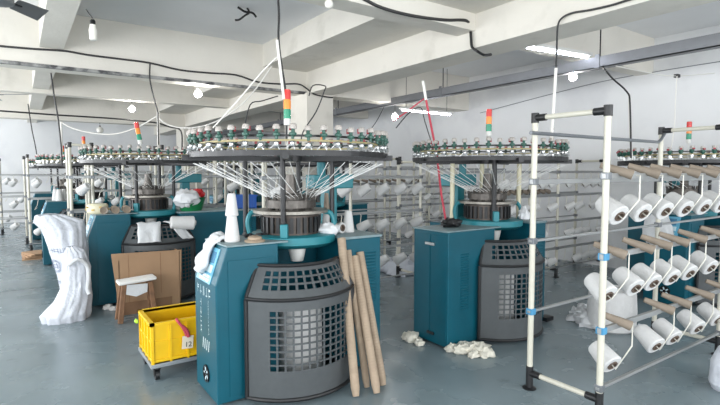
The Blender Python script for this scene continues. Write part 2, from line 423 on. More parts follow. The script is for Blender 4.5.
    p = MB().ring((0, 0, 1.35), .17, .06, .06, 32)
    for k in range(14):
        a = 2*pi*k/14; e = V((cos(a), sin(a), 0)); p.bar(e*.17+V((0, 0, 1.30)), e*.2+V((0, 0, 1.42)), .02)
    p.build('yarn_guide_ring', DSTEEL, root, False)
    MB().lathe([(0, .12), (.16, .12), (.17, .05), (.32, .04)], (0, 0, 1.26), (0, 0, 2), 24).build('dial', DSTEEL, root)
    MB().cb((-.2, -.285, 1.165), (.055, .055, .10), Matrix.Rotation(radians(-35), 3, 'Z')).build('front_block', TEALL, root, False, .006)
    for a in (322, 150, 50):
        a = radians(a); e = V((cos(a), sin(a), 0))
        MB().tube(smooth_path([e*.33+V((0, 0, 1.11)), e*.345+V((0, 0, 1.2)), e*.32+V((0, 0, 1.27)), e*.27+V((0, 0, 1.285))]), .02, 8).build('ring_bracket', TEALL, root)
    # posts and feeder ring
    for k, (x, y) in enumerate(((-.30, .21), (.27, -.19), (-.19, -.25), (.2, .25))):
        MB().cyl((x, y, 1.09), (x, y, 1.72), .02 if posts == 'black' else .024, n=12).build('post', BLKM if posts == 'black' or k == 2 else CREAM, root)
    RZ, RR = 1.725, .76
    MB().ring((0, 0, RZ), RR, .035, .038, 72).build('feeder_ring', BLKM, root, False)
    MB().ring((0, 0, RZ+.085), RR-.07, .012, .014, 72).build('yarn_belt', BELT, root, False)
    MB().ring((0, 0, RZ+.115), RR-.055, .014, .014, 72).build('upper_rail', BLKM, root, False)
    for k in range(5):
        a = radians(25+72*k); e = V((cos(a), sin(a), 0)); MB().bar(e*.1+V((0, 0, RZ-.02)), e*(RR+.06)+V((0, 0, RZ-.02)), .045, .04).build('ring_arm', BLKM, root, False)
    MB().lathe([(0, .1), (.05, .1)], (0, 0, RZ-.04), (0, 0, 3), 20).build('ring_hub', BLKM, root)
    fp = None
    for k in range(nf):
        a = 2*pi*k/nf+.03
        if fp is None:
            fp = MB()
            if detail:
                fp.lathe([(0, .012), (.03, .014), (.035, .028), (.05, .031), (.062, .03), (.07, .016), (.1, .014)], (0, 0, .0), (0, 0, 1), 12)
                fp = fp.build('yarn_feeder', GREEN, root)
                MB().lathe([(0, .03), (.012, .033), (.02, .02), (.04, .02), (.05, .034), (.055, .02)], (0, 0, -.075), (0, 0, 1), 12).bar((.0, 0, -.03), (.03, 0, -.12), .006).bar((-.02, 0, -.05), (-.06, 0, -.10), .005).build('spool_wheel', STEEL, fp)
                MB().lathe([(0, .014), (.004, .03), (.03, .031), (.042, .024), (.05, .028), (.056, .014)], (0, 0, .098), (0, 0, 1), 12).build('feeder_cap', CLEAR, fp)
                MB().bar((.0, .026, .085), (.0, .026, .135), .03, .018).build('stop_lamp', MAROON, fp)
            else:
                fp.slot(0).lathe([(0, .012), (.035, .032), (.08, .03)], (0, 0, 0), (0, 0, 1), 8).slot(1).lathe([(0, .03), (.05, .03)], (0, 0, -.07), (0, 0, 1), 8).slot(2).lathe([(0, .02), (.01, .03), (.05, .028)], (0, 0, .09), (0, 0, 1), 8).slot(3).cb((0, -.03, .09), (.03, .02, .03))
                fp = fp.build('yarn_feeder', [GREEN, STEEL, CLEAR, MAROON], root)
            f = fp
        else: f = copy_tree(fp, root)
        f.location = (cos(a)*(RR+.0), sin(a)*(RR+.0), RZ+.085+.006*sin(k*2.1)); f.rotation_euler = (.05*sin(k*3.3), .05*sin(k*1.9), a+pi/2+.7*sin(k*5.1)); f.scale = (.8, .8, .64)
    for k in range(yarns):
        a = 2*pi*k/yarns+.05; e = V((cos(a), sin(a), 0)); a2 = a+.5; e2 = V((cos(a2), sin(a2), 0))
        MB().tube([e*(RR-.02)+V((0, 0, RZ-.06)), e2*.19+V((0, 0, 1.40))], .0026, 4).build('yarn', STRAND, root)
    # drive column and gear box
    cx, cy = (.55, .32) if column > 0 else (-.06, .37)
    dc = MB().box((cx-.055, cy-.06, 1.0), (cx+.055, cy+.06, 1.46)).build('drive_column', TEALL, root, False, .01)
    MB().box((cx-.2, cy-.08, 1.45), (cx+.22, cy+.08, 1.575)).build('gear_box', TEALL, dc, False, .01)
    MB().cyl((cx-.08*column, cy, 1.57), (cx-.08*column, cy, 1.72), .04, n=14).build('drive_shaft', TEALL, dc)
    # signal tower
    if light:
        b = V((-.05, -.05, RZ+.0)); d = V((lean[0], lean[1], 1)).normalized()
        pole = MB().cyl(b, b+d*.26, .007).lathe([(0, .028), (.05, .028)], b+d*.24, b+d*.9, 16).build('signal_light', LGREY, root)
        for i, (nm, mm) in enumerate((('green_lens', LENSG), ('amber_lens', LENSA), ('red_lens', LENSR))):
            q = b+d*(.29+.075*i); MB().lathe([(0, .029), (.066, .029), (.067, .026), (.075, .026)], q, q+d, 16).build(nm, mm, pole)
    global GX
    GX = gx; make_guard(root); GX = -.11
    return root

def put(o, x, y, rz=0): o.location = (x, y, 0); o.rotation_euler.z = rz; return o
M1 = (1.79, 3.55); M2 = (4.02, 3.45); M3 = (1.38, 6.82)
put(make_machine('large teal circular knitting machine in front with brown paper tubes leaning on it', 'slant', 1, .64), *M1)
put(make_machine('teal knitting machine right of centre with a two-door control cabinet and cream posts', 'box', -1, .52, 'cream'), *M2)
put(make_machine('teal knitting machine behind the cardboard box with a tilted signal light', 'slant', 1, 1.34, yarns=30, gx=.05, lean=(-.19, -.1)), *M3)
far = make_machine('far left teal knitting machine behind the white sack', 'slant', 1, .64, nf=44, detail=False, yarns=16)
put(far, 1.03, 10.2)
for x, y, lab in ((.95, 14.0, 'farthest teal knitting machine at the left end of the aisle'), (4.1, 7.9-.95, 'teal knitting machine half hidden behind the front machine and its leaning tubes'),
                  (4.1, 10.7, 'teal knitting machine in the back row behind the creel with white posts'), (7.08, 2.82, 'teal knitting machine at far right behind the near white yarn creel')):
    o = copy_tree(far); o['label'] = lab; put(o, x, y)

# rolls of knitted fabric wound behind the guards
for (mx, my), lab, r in ((M1, 'white knitted fabric roll inside the guard of the front machine', .17), (M2, 'white knitted fabric roll inside the guard of the machine right of centre', .14)):
    o = MB().lathe([(0, r*.96), (.02, r), (.5, r*.98), (.52, r*.9), (.60, .05)], (mx-.04, my-.22, .06), (mx-.04, my-.22, 1), 28).build('fabric_roll', YARN); tag(o, lab, 'fabric roll')

# ------------------------------------------------------------------ creels
def make_creel(label, xs, y0, y1, h, front_z, back_z, pegs, foot=True, wp=.021, top=True, peg=None):
    root = empty('yarn_creel', (xs[0], (y0+y1)/2, 0)); tag(root, label, 'yarn creel', 'white tube yarn creels'); O = V(root.location)
    for x in xs:
        for y in (y0, y1):
            b = V((x, y, 0))-O
            p = MB().cyl(b+V((0, 0, .1)), b+V((0, 0, h-.02)), wp, n=14).build('post', WPOST, root)
            MB().lathe([(0, .048), (.008, .05), (.016, .026), (.17, .026)], b, b+V((0, 0, 1)), 16).build('foot', BLACK, p)
            if top: MB().cyl(b+V((0, 0, h-.07)), b+V((0, 0, h)), .027, n=14).build('corner_joint', BLACK, p)
            s = 1 if y == y0 else -1
            for z in list(front_z if y == y0 else back_z):
                MB().cb(b+V((0, -.0*s, z)), (.05, .052, .045)).build('rail_clip', BLUEC if wp > .0205 and (z == front_z[1] or z == front_z[-2]) else GALV, p, False, .003)
    for k, x in enumerate(xs):
        for z in ((.12, h-.035) if top else (.12,)):
            a, b = V((x, y0, z))-O, V((x, y1, z))-O
            t = MB().cyl(a+V((0, .03, 0)), b-V((0, .03, 0)), .018, n=12).build('end_tube', WPOST, root)
            MB().cyl(a, a+V((0, .09, 0)), .025, n=12).build('tube_joint', BLACK, t); MB().cyl(b, b-V((0, .09, 0)), .025, n=12).build('tube_joint', BLACK, t)
    for zs, y in ((front_z, y0), (back_z, y1)):
        for z in zs:
            hh = .009 if z < .3 or (y == y1 and z < 1.2) else .018; MB().box(V((xs[0]-.03, y-.013, z-hh))-O, V((xs[-1]+.03, y+.013, z+hh))-O).build('rail', RAIL, root, False, .003)
    for pts in pegs:
        MB().tube([V(p)-O for p in pts], peg or .0055, 6).build('peg', PEGM, root)
    return root

# yarn cones: a wound body with a paper core as its part
def make_cone(r0=.076, r1=.06, L=.17, lod=24):
    o = MB().lathe([(.03, .026), (.0, .038), (.0, r0*.92), (.008, r0), (L-.012, r1), (L, r1*.86), (L, .022), (L-.01, .02)], (0, 0, 0), (0, 0, 1), lod).build('yarn_cone', YARN)
    MB().lathe([(.02, .024), (-.006, .026), (-.006, .037), (.03, .03)], (0, 0, 0), (0, 0, 1), lod).build('paper_core', CONEB, o)
    return o
def place(o, p, axis): o.location = p; o.rotation_mode = 'QUATERNION'; o.rotation_quaternion = V((0, 0, 1)).rotation_difference(V(axis).normalized()); return o
proto = {}
def cone(p, axis, label, group, kind='yarn', sc=1):
    if kind not in proto:
        if kind == 'yarn': o = make_cone()
        elif kind == 'far': o = make_cone(.07, .052, .17, 14)
        elif kind == 'tall': o = make_cone(.058, .036, .2)
        else: o = MB().lathe([(.06, .022), (0, .026), (0, .033), (.2, .019), (.2, .014), (.1, .014)], (0, 0, 0), (0, 0, 1), 16).build('paper_cone', PAPERD)
        proto[kind] = o
    else: o = copy_tree(proto[kind])
    place(o, p, axis); o.scale = (sc, sc, sc)
    tag(o, label, 'paper cone' if kind == 'paper' else 'yarn cone', group); return o
ORD = ['first', 'second', 'third', 'fourth', 'fifth', 'sixth', 'seventh', 'eighth', 'ninth']

# near creel at the right
NY0, NY1, NZ = 1.66, 2.19, (1.575, 1.06, .58)
rows = {0: [3.27, 3.59, 3.92, 4.26, 4.60, 4.95], 1: [3.16, 3.52, 3.78, 4.08, 4.38, 4.78], 2: [3.24, 3.86, 4.15, 4.58, 4.98]}
ptub = {0: [3.14, 3.50, 3.82, 4.14, 4.48, 4.82], 1: [3.09, 3.46, 3.72, 4.0, 4.32, 4.74], 2: [3.19, 3.80, 4.08, 4.50, 4.90]}
AX = V((.18, .80, .50)).normalized()
pegs = []; nearc = []
for r in range(3):
    z = NZ[r]
    for i, x in enumerate(rows[r]):
        hx = x+.14; base = V((x-.04, NY0+.0, z-.265))
        pegs.append([(hx, NY0, z), (hx, NY0-.035, z+.0), (hx, NY0-.035, z-.16), tuple(base-AX*.03), tuple(base+AX*.06)])
        nearc.append((base, r, i))
rn = ['topmost', 'middle', 'lowest']
make_creel('near white-tube yarn creel at right with three rows of large white cones', (3.05, 4.97, 6.86), NY0, NY1, 2.02, (1.575, 1.06, .58, .20), (1.53, 1.10, .58), pegs)
for base, r, i in nearc:
    cone(base, AX, 'white yarn cone on the %s row of the near creel, %s from its post' % (rn[r], ORD[i]), 'white cones on the near creel')
PAX = V((-.40, .68, .27)).normalized()
for r in range(3):
    for i, x in enumerate(ptub[r]):
        cone(V((x+.09, NY0-.075, NZ[r]+.006)), PAX, 'empty paper cone above the %s rail of the near creel, %s from its post' % (rn[r], ORD[i]), 'empty paper cones on the near creel', 'paper')
o = MB().tube([(2.96, NY1-.03, 1.875), (4.85, NY1-.03, 1.875), (4.90, NY1-.03, 1.90), (4.97, NY1-.03, 1.96)], .014, 10).build('yarn_guide_bar', GALV)
tag(o, 'long grey metal bar hung along the back of the near right creel', 'bar')

# creels in the background
def back_creel(label, xs, y0, y1, h, zs, bz, fill, where, step=.27, ax=(.45, -.55, .45), sc=1.0, papers=False):
    pg = []; cs = []; n = 0
    for r, z in enumerate(zs):
        k = 0; x = xs[0]+.15
        while x < xs[-1]-.08:
            if min(abs(x-q) for q in xs) > .07:
                a = V(ax).normalized(); base = V((x-.05, y0-.05, z-.20)); pg.append([(x, y0, z), (x, y0-.025, z-.03), (x-.02, y0-.03, z-.13), tuple(base-a*.03), tuple(base+a*.05)])
                if fill(r, k, x): cs.append((base, a, r))
                k += 1
            x += step
    root = make_creel(label, xs, y0, y1, h, zs+(.16,), bz, pg, top=True, peg=.005, wp=.02)
    rr = ['upper', 'middle', 'lower', 'bottom']
    for b, a, r in cs: cone(b, a, 'white yarn cone on the %s rail of %s' % (rr[r], where), 'cones on %s' % where, 'far', sc)
    if papers:
        for x in papers: cone(V((x, y0, zs[0]-.32+.03)), (-.6, -.2, .1), 'grey empty paper cone on %s' % where, 'empties on %s' % where, 'paper')
    return root
Z3 = (1.53, 1.06, .58)
back_creel('many-post yarn creel in the middle row between the bare creel and the cream post machine', (5.1, 5.75, 6.4, 7.05, 7.7), 6.2, 6.6, 1.85, (1.65, 1.35, 1.05, .75), (1.65, 1.2, .75), lambda r, k, x: (k*7+r*2) % 5 < 2, 'the many-post middle creel', .2, sc=.75)
back_creel('many-post creel standing behind the green basket', (.9, 1.4, 1.9, 2.4, 2.9, 3.4), 8.8, 9.15, 1.9, (1.6, 1.3, 1.0, .7), (1.6, 1.0), lambda r, k, x: (k*3+r) % 4 < 2, 'the creel behind the green basket', .24, sc=.8)
back_creel('white-post yarn creel behind the gap between the two front machines', (2.3, 3.5, 4.7), 5.25, 5.75, 1.78, Z3, Z3, lambda r, k, x: x > 3.1 or (k*7+r*3) % 5 < 2, 'the creel between the two front machines', .30)
back_creel('yarn creel behind the machine with cream posts, nearly empty of cones', (5.15, 6.65, 7.95), 4.35, 4.85, 1.82, (1.6, 1.25, .85, .45), (1.6, 1.25, .85, .45), lambda r, k, x: (k*5+r*3) % 4 < 3, 'the creel behind the machine with cream posts', .22, sc=.85, papers=[5.25+.13*q for q in range(10)])
back_creel('yarn creel with bare pegs against the right wall far behind', (4.9, 6.4, 7.9), 8.1, 8.6, 1.9, (1.7, 1.35, 1.0, .65), (1.7, 1.35, 1.0, .65), lambda r, k, x: (k*3+r) % 5 == 0, 'the bare creel by the right wall', .2, sc=.7, papers=[5.0+.2*q for q in range(12)])
lc = back_creel('white-post creel behind the cardboard box and its machine', (.57, .83, 1.75, 2.25, 2.7, 3.15, 3.6), 7.65, 8.1, 2.0, Z3, Z3, lambda r, k, x: (k*5+r) % 3 == 0, 'the creel behind the cardboard box machine', .26)
back_creel('white-post creel in the far left aisle beyond the white sack', (.15, 1.7, 3.2), 11.8, 12.3, 1.95, Z3, Z3, lambda r, k, x: (k+r) % 2 == 0, 'the creel beyond the white sack', .28)
back_creel('farthest white-post creel at the left end of the hall', (-.4, 1.2, 2.8), 15.4, 15.9, 1.95, Z3, Z3, lambda r, k, x: (k+r) % 2 == 0, 'the farthest creel at left', .3)
back_creel('second farthest white-post creel standing at the left frame edge', (-.55, .1), 13.1, 13.6, 1.95, Z3, Z3, lambda r, k, x: True, 'the creel at the left frame edge', .3)

O = V(lc.location); MB().cyl(V((.59, 7.65, 1.965))-O, V((.81, 7.65, 1.965))-O, .018, n=12).build('end_tube', WPOST, lc)
#<INS
# -------------------------------------------------------------- small things
def obj(mb, name, ms, label, cat, group=None, **k): return tag(mb.build(name, ms, **k), label, cat, group)

# yellow crate on a steel dolly
cx0, cy0, cw, cl = .79, 3.90, .52, .45
dl = empty('platform_dolly', (cx0+cw/2, cy0+cl/2, 0)); tag(dl, 'low grey steel dolly on casters under the yellow crate', 'dolly')
MB().box((-cw/2-.02, -cl/2-.02, .105), (cw/2+.02, cl/2+.02, .135)).build('platform', DOLLY, dl, False, .004)
for sx in (-1, 1):
    for sy in (-1, 1):
        x, y = sx*(cw/2-.03), sy*(cl/2-.03)
        c = MB().box((x-.025, y-.025, .085), (x+.025, y+.025, .105)).box((x-.022, y-.02, .035), (x-.016, y+.02, .09)).box((x+.016, y-.02, .035), (x+.022, y+.02, .09)).build('caster', BLKM, dl, False)
        MB().cyl((x-.014, y, .04), (x+.014, y, .04), .04, n=18).build('wheel', BLACK, c)
m = MB(); z0, z1, t = .135, .45, .014
m.box((0, 0, z0), (cw, cl, z0+t)); m.box((0, 0, z0), (cw, t, z1)); m.box((0, cl-t, z0), (cw, cl, z1)); m.box((0, 0, z0), (t, cl, z1)); m.box((cw-t, 0, z0), (cw, cl, z1))
for z, d in ((z1-.02, .018), (z0+.15, .007), (z0+.01, .008)):
    for a, b in (((-d, -d), (cw+d, t)), ((-d, cl-t), (cw+d, cl+d)), ((-d, -d), (t, cl+d)), ((cw-t, -d), (cw+d, cl+d))): m.box((a[0], a[1], z), (b[0], b[1], z+.022))
for k in range(5):
    x = cw*k/4; m.box((x-.008, -.012, z0), (x+.008, 0, z1)); m.box((x-.008, cl, z0), (x+.008, cl+.012, z1))
    y = cl*k/4; m.box((-.012, y-.008, z0), (0, y+.008, z1)); m.box((cw, y-.008, z0), (cw+.012, y+.008, z1))
cr = m.build('crate', YELLOW, None, False, loc=(cx0, cy0, 0)); tag(cr, 'yellow plastic crate standing on the grey dolly beside the front machine', 'crate')
tg = empty('number_tag', (1.01, cy0-.03, .40)); tag(tg, 'white paper tag numbered 12 tied with dusty red cloth to the yellow crate', 'tag')
MB().cb((.03, -.008, -.13), (.085, .003, .10), Matrix.Rotation(.08, 3, 'Y')).build('paper', TAGP, tg, False)
tc = bpy.data.curves.new('numeral', 'FONT'); tc.body = '12'; tc.size = .055; tc.align_x = 'CENTER'; tc.extrude = .0005; to = bpy.data.objects.new('n', tc); COL.objects.link(to)
bpy.context.view_layer.update(); me = bpy.data.meshes.new_from_object(to); bpy.data.objects.remove(to); me.name = 'numeral'; me.materials.clear(); me.materials.append(BINK)
o = bpy.data.objects.new('numeral', me); COL.objects.link(o); o.parent = tg; o.location = (.032, -.0115, -.165); o.rotation_euler = (pi/2, .08, 0)
m = MB(); m.tube(smooth_path([(-.045, .012, .06), (-.04, -.018, .045), (-.01, -.022, .0), (.012, -.022, -.05), (.02, -.02, -.075)]), .011, 8); m.tube(smooth_path([(-.015, -.02, .01), (.02, -.024, -.03), (.035, -.02, -.085)]), .013, 8); m.build('cloth_tie', PINK, tg)
o = obj(MB().blob((cx0-.03, 4.36, .36), (.014, .035, .018), .3, 2, 3, 12, 8), 'plastic_scrap', LIME, 'lime green plastic scrap poking past the yellow crate corner', 'scrap')

# cardboard box in front of the third machine
bx0, bx1, by0, by1, bh = .87, 1.53, 5.94, 6.14, .68
m = MB(); t = .008
m.add([(bx0, by0, 0), (bx1, by0, 0), (bx1+.02, by0, bh), (bx0-.07, by0, bh+.02), (bx0, by0+t, 0), (bx1, by0+t, 0), (bx1+.02, by0+t, bh), (bx0-.07, by0+t, bh+.02)], [(0,1,2,3), (7,6,5,4), (4,5,1,0), (5,6,2,1), (6,7,3,2), (7,4,0,3)])
m.box((bx0, by1-t, 0), (bx1, by1, bh-.04)); m.box((bx0, by0, 0), (bx0+t, by1, bh-.06)); m.box((bx1-t, by0, 0), (bx1, by1, bh-.01)); m.box((bx0, by0, 0), (bx1, by1, t))
o = obj(m, 'cardboard_box', CARD, 'large open brown cardboard box behind the small wooden stool', 'box', smooth=False)
m = MB(); m.box((bx0+.005, by0-.012, .0), (bx1-.1, by0-.001, .14)); m.build('bottom_flap', CARDIN, o, False)
m = MB(); m.box((bx0+.44, by0-.002, .2), (bx0+.446, by0+.002, bh-.01)); m.box((bx0+.10, by0-.002, .0), (bx0+.104, by0, bh)); m.build('crease', CARDIN, o, False)

# wooden stool with foam top
sx, sy = 1.01, 5.72
st = empty('stool', (sx, sy, 0)); tag(st, 'small worn wooden stool with white foam seat before the cardboard box', 'stool')
MB().cb((0, 0, .43), (.38, .2, .035), Matrix.Rotation(-.06, 3, 'Y')).build('seat_pad', FOAM, st, False, .012)
for i in (-1, 1):
    for j in (-1, 1): MB().bar((i*.13, j*.055, .415-i*.008), (i*.175-.01, j*.10, 0), .05, .045, (0, 1, 0)).build('leg', WOOD, st, False, .006)
    MB().bar((i*.15, -.075, .2), (i*.15, .075, .2), .03, .04).build('stretcher', WOOD, st, False, .004)
o = MB(); o.add([(-.11, -.075, .40), (.10, -.075, .39), (.09, -.085, .30), (-.02, -.09, .265), (-.12, -.085, .30), (-.11, -.069, .40), (.10, -.069, .39), (.09, -.079, .30), (-.02, -.084, .265), (-.12, -.079, .30)], [(0,1,2,3,4), (9,8,7,6,5), (0,5,6,1), (1,6,7,2), (2,7,8,3), (3,8,9,4), (4,9,5,0)]); o.build('hanging_rag', CLOTH, st, False)

# sacks: grid of rings with folds
def sack(name, label, rings, seed, ms, amp=.05, n=72, top_open=True):
    m = MB(); vs = []; fs = []; path = []
    for i in range(len(rings)-1):
        for j in range(7): t = j/7; t = t*t*(3-2*t); path.append([a+(b-a)*t for a, b in zip(rings[i], rings[i+1])])
    path.append(list(rings[-1]))
    for q, (x, y, z, rx, ry) in enumerate(path):
        for i in range(n):
            a = 2*pi*i/n; d = V((cos(a), sin(a), 0)); k1 = noise.noise(V((d.x*2.2, d.y*2.2, z*1.6))+V((seed, 0, 0)))+.6*noise.noise(V((d.x*5, d.y*5, z*4))+V((0, seed, 0)))+.3*noise.noise(V((d.x*9, d.y*9, z*9+seed)))
            f = 1+amp*3*k1
            vs.append((x+d.x*rx*f, y+d.y*ry*f, max(0, z+amp*.5*noise.noise(V((d.x*3, d.y*3, z*3+seed)))) if q else 0))
    for q in range(len(path)-1):
        for i in range(n): a, b = q*n+i, q*n+(i+1) % n; fs.append((a, b, b+n, a+n))
    fs.append(tuple(range(n-1, -1, -1))); fs.append(tuple(range((len(path)-1)*n, len(path)*n)))
    o = m.add(vs, fs).build(name, ms, ang=60); tag(o, label, 'sack'); return o, path
sk, path = sack('woven_sack', 'tall white woven sack with faded print by the far left machine', [(.48, 6.42, 0, .11, .13), (.48, 6.42, .12, .13, .15), (.46, 6.44, .45, .155, .17), (.43, 6.46, .75, .185, .18), (.41, 6.48, .95, .21, .15), (.37, 6.5, 1.04, .235, .10), (.27, 6.5, 1.12, .13, .05)], 3.1, POLY)
vd = V((-.25, -1, 0)).normalized()
def sk_place(u, v):   # u across the front in metres, v height
    a = -pi/2-.12+u/.19; d = V((cos(a), sin(a), 0)); k1 = noise.noise(V((d.x*2.2, d.y*2.2, v*1.6))+V((3.1, 0, 0)))+.6*noise.noise(V((d.x*5, d.y*5, v*4))+V((0, 3.1, 0)))
    c = min(path, key=lambda q: abs(q[2]-v)); f = 1+.15*k1
    return V((c[0]+d.x*(c[3]*f+.012), c[1]+d.y*(c[4]*f+.012), v))
m = MB(); glyphs(m, sk_place, -.2, .12, .70, .77, 5, seed=11); glyphs(m, sk_place, -.22, -.05, .34, .40, 2, seed=12); glyphs(m, sk_place, -.22, -.10, .22, .32, 2, seed=15)
for rr in (.055, .067):
    for i in range(24):
        a, b = 2*pi*i/24, 2*pi*(i+1)/24
        m.add([sk_place(-.17+cos(q)*r2, .56+sin(q)*r2) for q, r2 in ((a, rr), (b, rr), (b, rr+.006), (a, rr+.006))], [(0, 1, 2, 3)])
glyphs(m, sk_place, -.21, -.13, .52, .60, 1, seed=13)
m.build('print', INK, sk, False)
sack('plastic_sack', 'crumpled white plastic sack slumped in front of the tall woven sack', [(.36, 6.10, 0, .21, .15), (.36, 6.10, .07, .22, .16), (.42, 6.12, .2, .175, .14), (.47, 6.14, .36, .14, .11), (.48, 6.16, .55, .13, .10), (.47, 6.18, .72, .10, .06), (.44, 6.19, .78, .04, .03)], 9.4, POLY, .06)
o = obj(MB().tube(smooth_path([(.40, 6.05, .60), (.49, 6.03, .66), (.575, 6.05, .58), (.585, 6.04, .45), (.57, 6.03, .33), (.585, 6.0, .27)]), .022, 8), 'cloth_strip', CLOTH, 'white cloth strip hanging over the slumped plastic sack', 'cloth')

# cloth helper: sheet of width w along a path, with soft folds and thickness
def drape(name, label, path, side, ms=CLOTH, th=.006, seed=0, nw=10, amp=.018):
    path = smooth_path(path, 5); side = V(side); vs = []; fs = []; k = len(path)
    for i, p in enumerate(path):
        t = (path[min(i+1, k-1)]-path[max(i-1, 0)]).normalized(); nrm = side.cross(t).normalized()
        for j in range(nw+1):
            u = j/nw-.5; w = side*u*(1+.15*noise.noise(V((i*.2, seed, 0))))
            vs.append(p+w+nrm*amp*noise.noise(V((u*5, i*.25, seed))))
    for i in range(k-1):
        for j in range(nw): a = i*(nw+1)+j; fs.append((a, a+1, a+nw+2, a+nw+1))
    o = MB().add(vs, fs).build(name, ms, ang=80); tag(o, label, 'cloth'); s = o.modifiers.new('thick', 'SOLIDIFY'); s.thickness = th; s.offset = 0; return o
mx, my = M1
drape('towel', 'white towel hanging over the control panel edge of the front machine', [(mx-.56, my-.06, 1.125), (mx-.64, my-.06, 1.125), (mx-.685, my-.06, 1.07), (mx-.745, my-.07, .95), (mx-.775, my-.08, .90)], (0, .17, 0), seed=2, amp=.05, th=.022)
mx, my = M3
drape('rag', 'white rag over the guard behind the cardboard box, left one', [(mx-.10, my-.44, .985), (mx-.11, my-.54, .975), (mx-.13, my-.625, .87), (mx-.14, my-.68, .77)], (.26, -.02, 0), seed=5)
drape('rag', 'twisted white rag over the guard behind the cardboard box, right one', [(mx+.13, my-.44, .985), (mx+.19, my-.545, .97), (mx+.24, my-.62, .87), (mx+.31, my-.655, .78)], (.14, .04, 0), seed=8)
o = MB().lathe([(0, .03), (0, .06), (.01, .075), (.27, .085), (.28, .07), (.28, .035), (.30, .03)], (0, 0, 0), (0, 0, 1), 24).build('yarn_roll', YARN); place(o, (mx+.12, my-.60, .985), (1, -.1, -.07)); tag(o, 'fat white yarn roll lying on top of the guard behind the cardboard box', 'yarn roll')
# on the left cabinet of the third machine
bp = V((mx-.62, my-.20, MH+.012))
o = obj(MB().lathe([(0, .10), (.02, .115), (.10, .115), (.12, .10), (.125, .03)], bp, bp+V((0, 0, 1)), 20), 'yarn_bobbin', CREAM, 'cream yarn bobbin with ochre pattern on the left cabinet behind the sacks', 'bobbin')
m = MB()
for k in range(9):
    a = 2*pi*k/9; e = V((cos(a), sin(a), 0)); m.cb(bp+e*.1155+V((0, 0, .05+.03*(k % 2))), (.028, .028, .018), Matrix.Rotation(a, 3, 'Z'))
m.build('pattern', mat('ochre_print', (190, 160, 90), .6), o, False)
for k, w in enumerate(('left', 'middle', 'right')):
    p = V((mx-.62+.125*k+.05, my-.36-.0*k, MH+.012+.045))
    o = MB().lathe([(.08, .03), (0, .034), (0, .044), (.2, .044), (.2, .026)], p, p+V((.05, 1, 0)), 18).build('paper_tube', LGREY if k == 0 else PAPER); tag(o, 'short paper tube lying on the left cabinet behind the cardboard box, %s of three' % w, 'tube', 'short tubes on the cabinet')
    MB().lathe([(.07, .034), (-.004, .035), (-.004, .045), (.012, .045)], p, p+V((.05, 1, 0)), 18).build('tube_rim', PAPERD, o)
# on the right cabinet of the third machine
bp = V((1.86, 6.60, MH)); bk = empty('basket', bp); tag(bk, 'round dark green plastic basket heaped with cloth, behind the stacked cones', 'basket')
MB().lathe([(0, .13), (.02, .14), (.16, .18), (.175, .19), (.175, .17), (.03, .12)], (0, 0, 0), (0, 0, 1), 28).build('bowl', BASKG, bk)
obj(MB().blob(bp+V((-.07, -.08, .17)), (.15, .14, .12), .35, 2, 4), 'heaped_cloth', CLOTH, 'white cloth bunched in the green basket', 'cloth')
obj(MB().blob(bp+V((.07, .0, .22)), (.11, .09, .07), .3, 2, 6), 'heaped_cloth', RED, 'red cloth lying on top in the green basket', 'cloth')
m = MB(); bx, by = 2.40, 6.50; m.box((bx, by, MH), (bx+.34, by+.25, MH+.012))
for a, b in (((bx, by), (bx+.34, by+.01)), ((bx, by+.24), (bx+.34, by+.25)), ((bx, by), (bx+.01, by+.25)), ((bx+.33, by), (bx+.34, by+.25))): m.box((a[0], a[1], MH), (b[0], b[1], MH+.19))
for k in range(6): m.box((bx-.006+.066*k, by-.008, MH), (bx+.006+.066*k, by, MH+.19))
m.box((bx-.012, by-.012, MH+.17), (bx+.352, by, MH+.19)); obj(m, 'storage_bin', BLUEB, 'small blue plastic bin on the cabinet behind the front machine', 'bin', smooth=False)

# on the front machine
mx, my = M1; zt = MH+.012
p = V((mx-.55, my-.16, zt)); cone(p, (0, 0, 1), 'lower white yarn cone of the stack on the front machine cabinet', 'cones standing on the front machine', 'tall', .95)
cone(p+V((0, 0, .185)), (0, 0, 1), 'upper white yarn cone of the stack on the front machine cabinet', 'cones standing on the front machine', 'tall', .8)
o = MB().lathe([(0, .07), (.012, .075), (.02, .05), (.035, .05), (.045, .02)], (0, 0, 0), (0, 0, 1), 20).build('spool_flange', PAPER, loc=p+V((.13, -.1, 0))); tag(o, 'beige round spool flange lying beside the stacked cones', 'flange')
m = MB()
for k in range(7):
    q = V((mx-.40+.035*k, my-.02+.05*sin(k*2.3), zt+.012)); m.lathe([(0, .012), (.05, .016), (.06, .01)], q, q+V((cos(k*1.7), sin(k*1.7), .1)), 8)
    if k: m.bar(q0, q, .008)
    q0 = q
obj(m, 'spare_part', BLACK, 'black machine spare part lying left of the cam box of the front machine', 'spare part')
q = V((mx+.50, my-.08, MH))
cone(q, (0, 0, 1), 'white yarn cone standing rightmost on the right cabinet of the front machine', 'cones standing on the front machine', 'tall', .9)
cone(q+V((-.13, .14, 0)), (0, 0, 1), 'white yarn cone standing behind on the right cabinet of the front machine', 'cones standing on the front machine', 'tall', .8)
cone(q+V((-.13, .14, .15)), (0, 0, 1), 'brown paper cone put over a white cone on the front machine', 'cones standing on the front machine', 'paper', .9)
cone(q+V((-.09, -.05, .045)), (-.3, .9, -.06), 'white yarn cone lying down on the right cabinet of the front machine', 'cones standing on the front machine', 'tall', .8)
obj(MB().blob(q+V((-.26, -.10, .05)), (.09, .09, .055), .3, 2, 5, zmin=MH+.001), 'dust_cover', CLOTH, 'grey white cloth bunched beside the cones on the front machine', 'cloth')

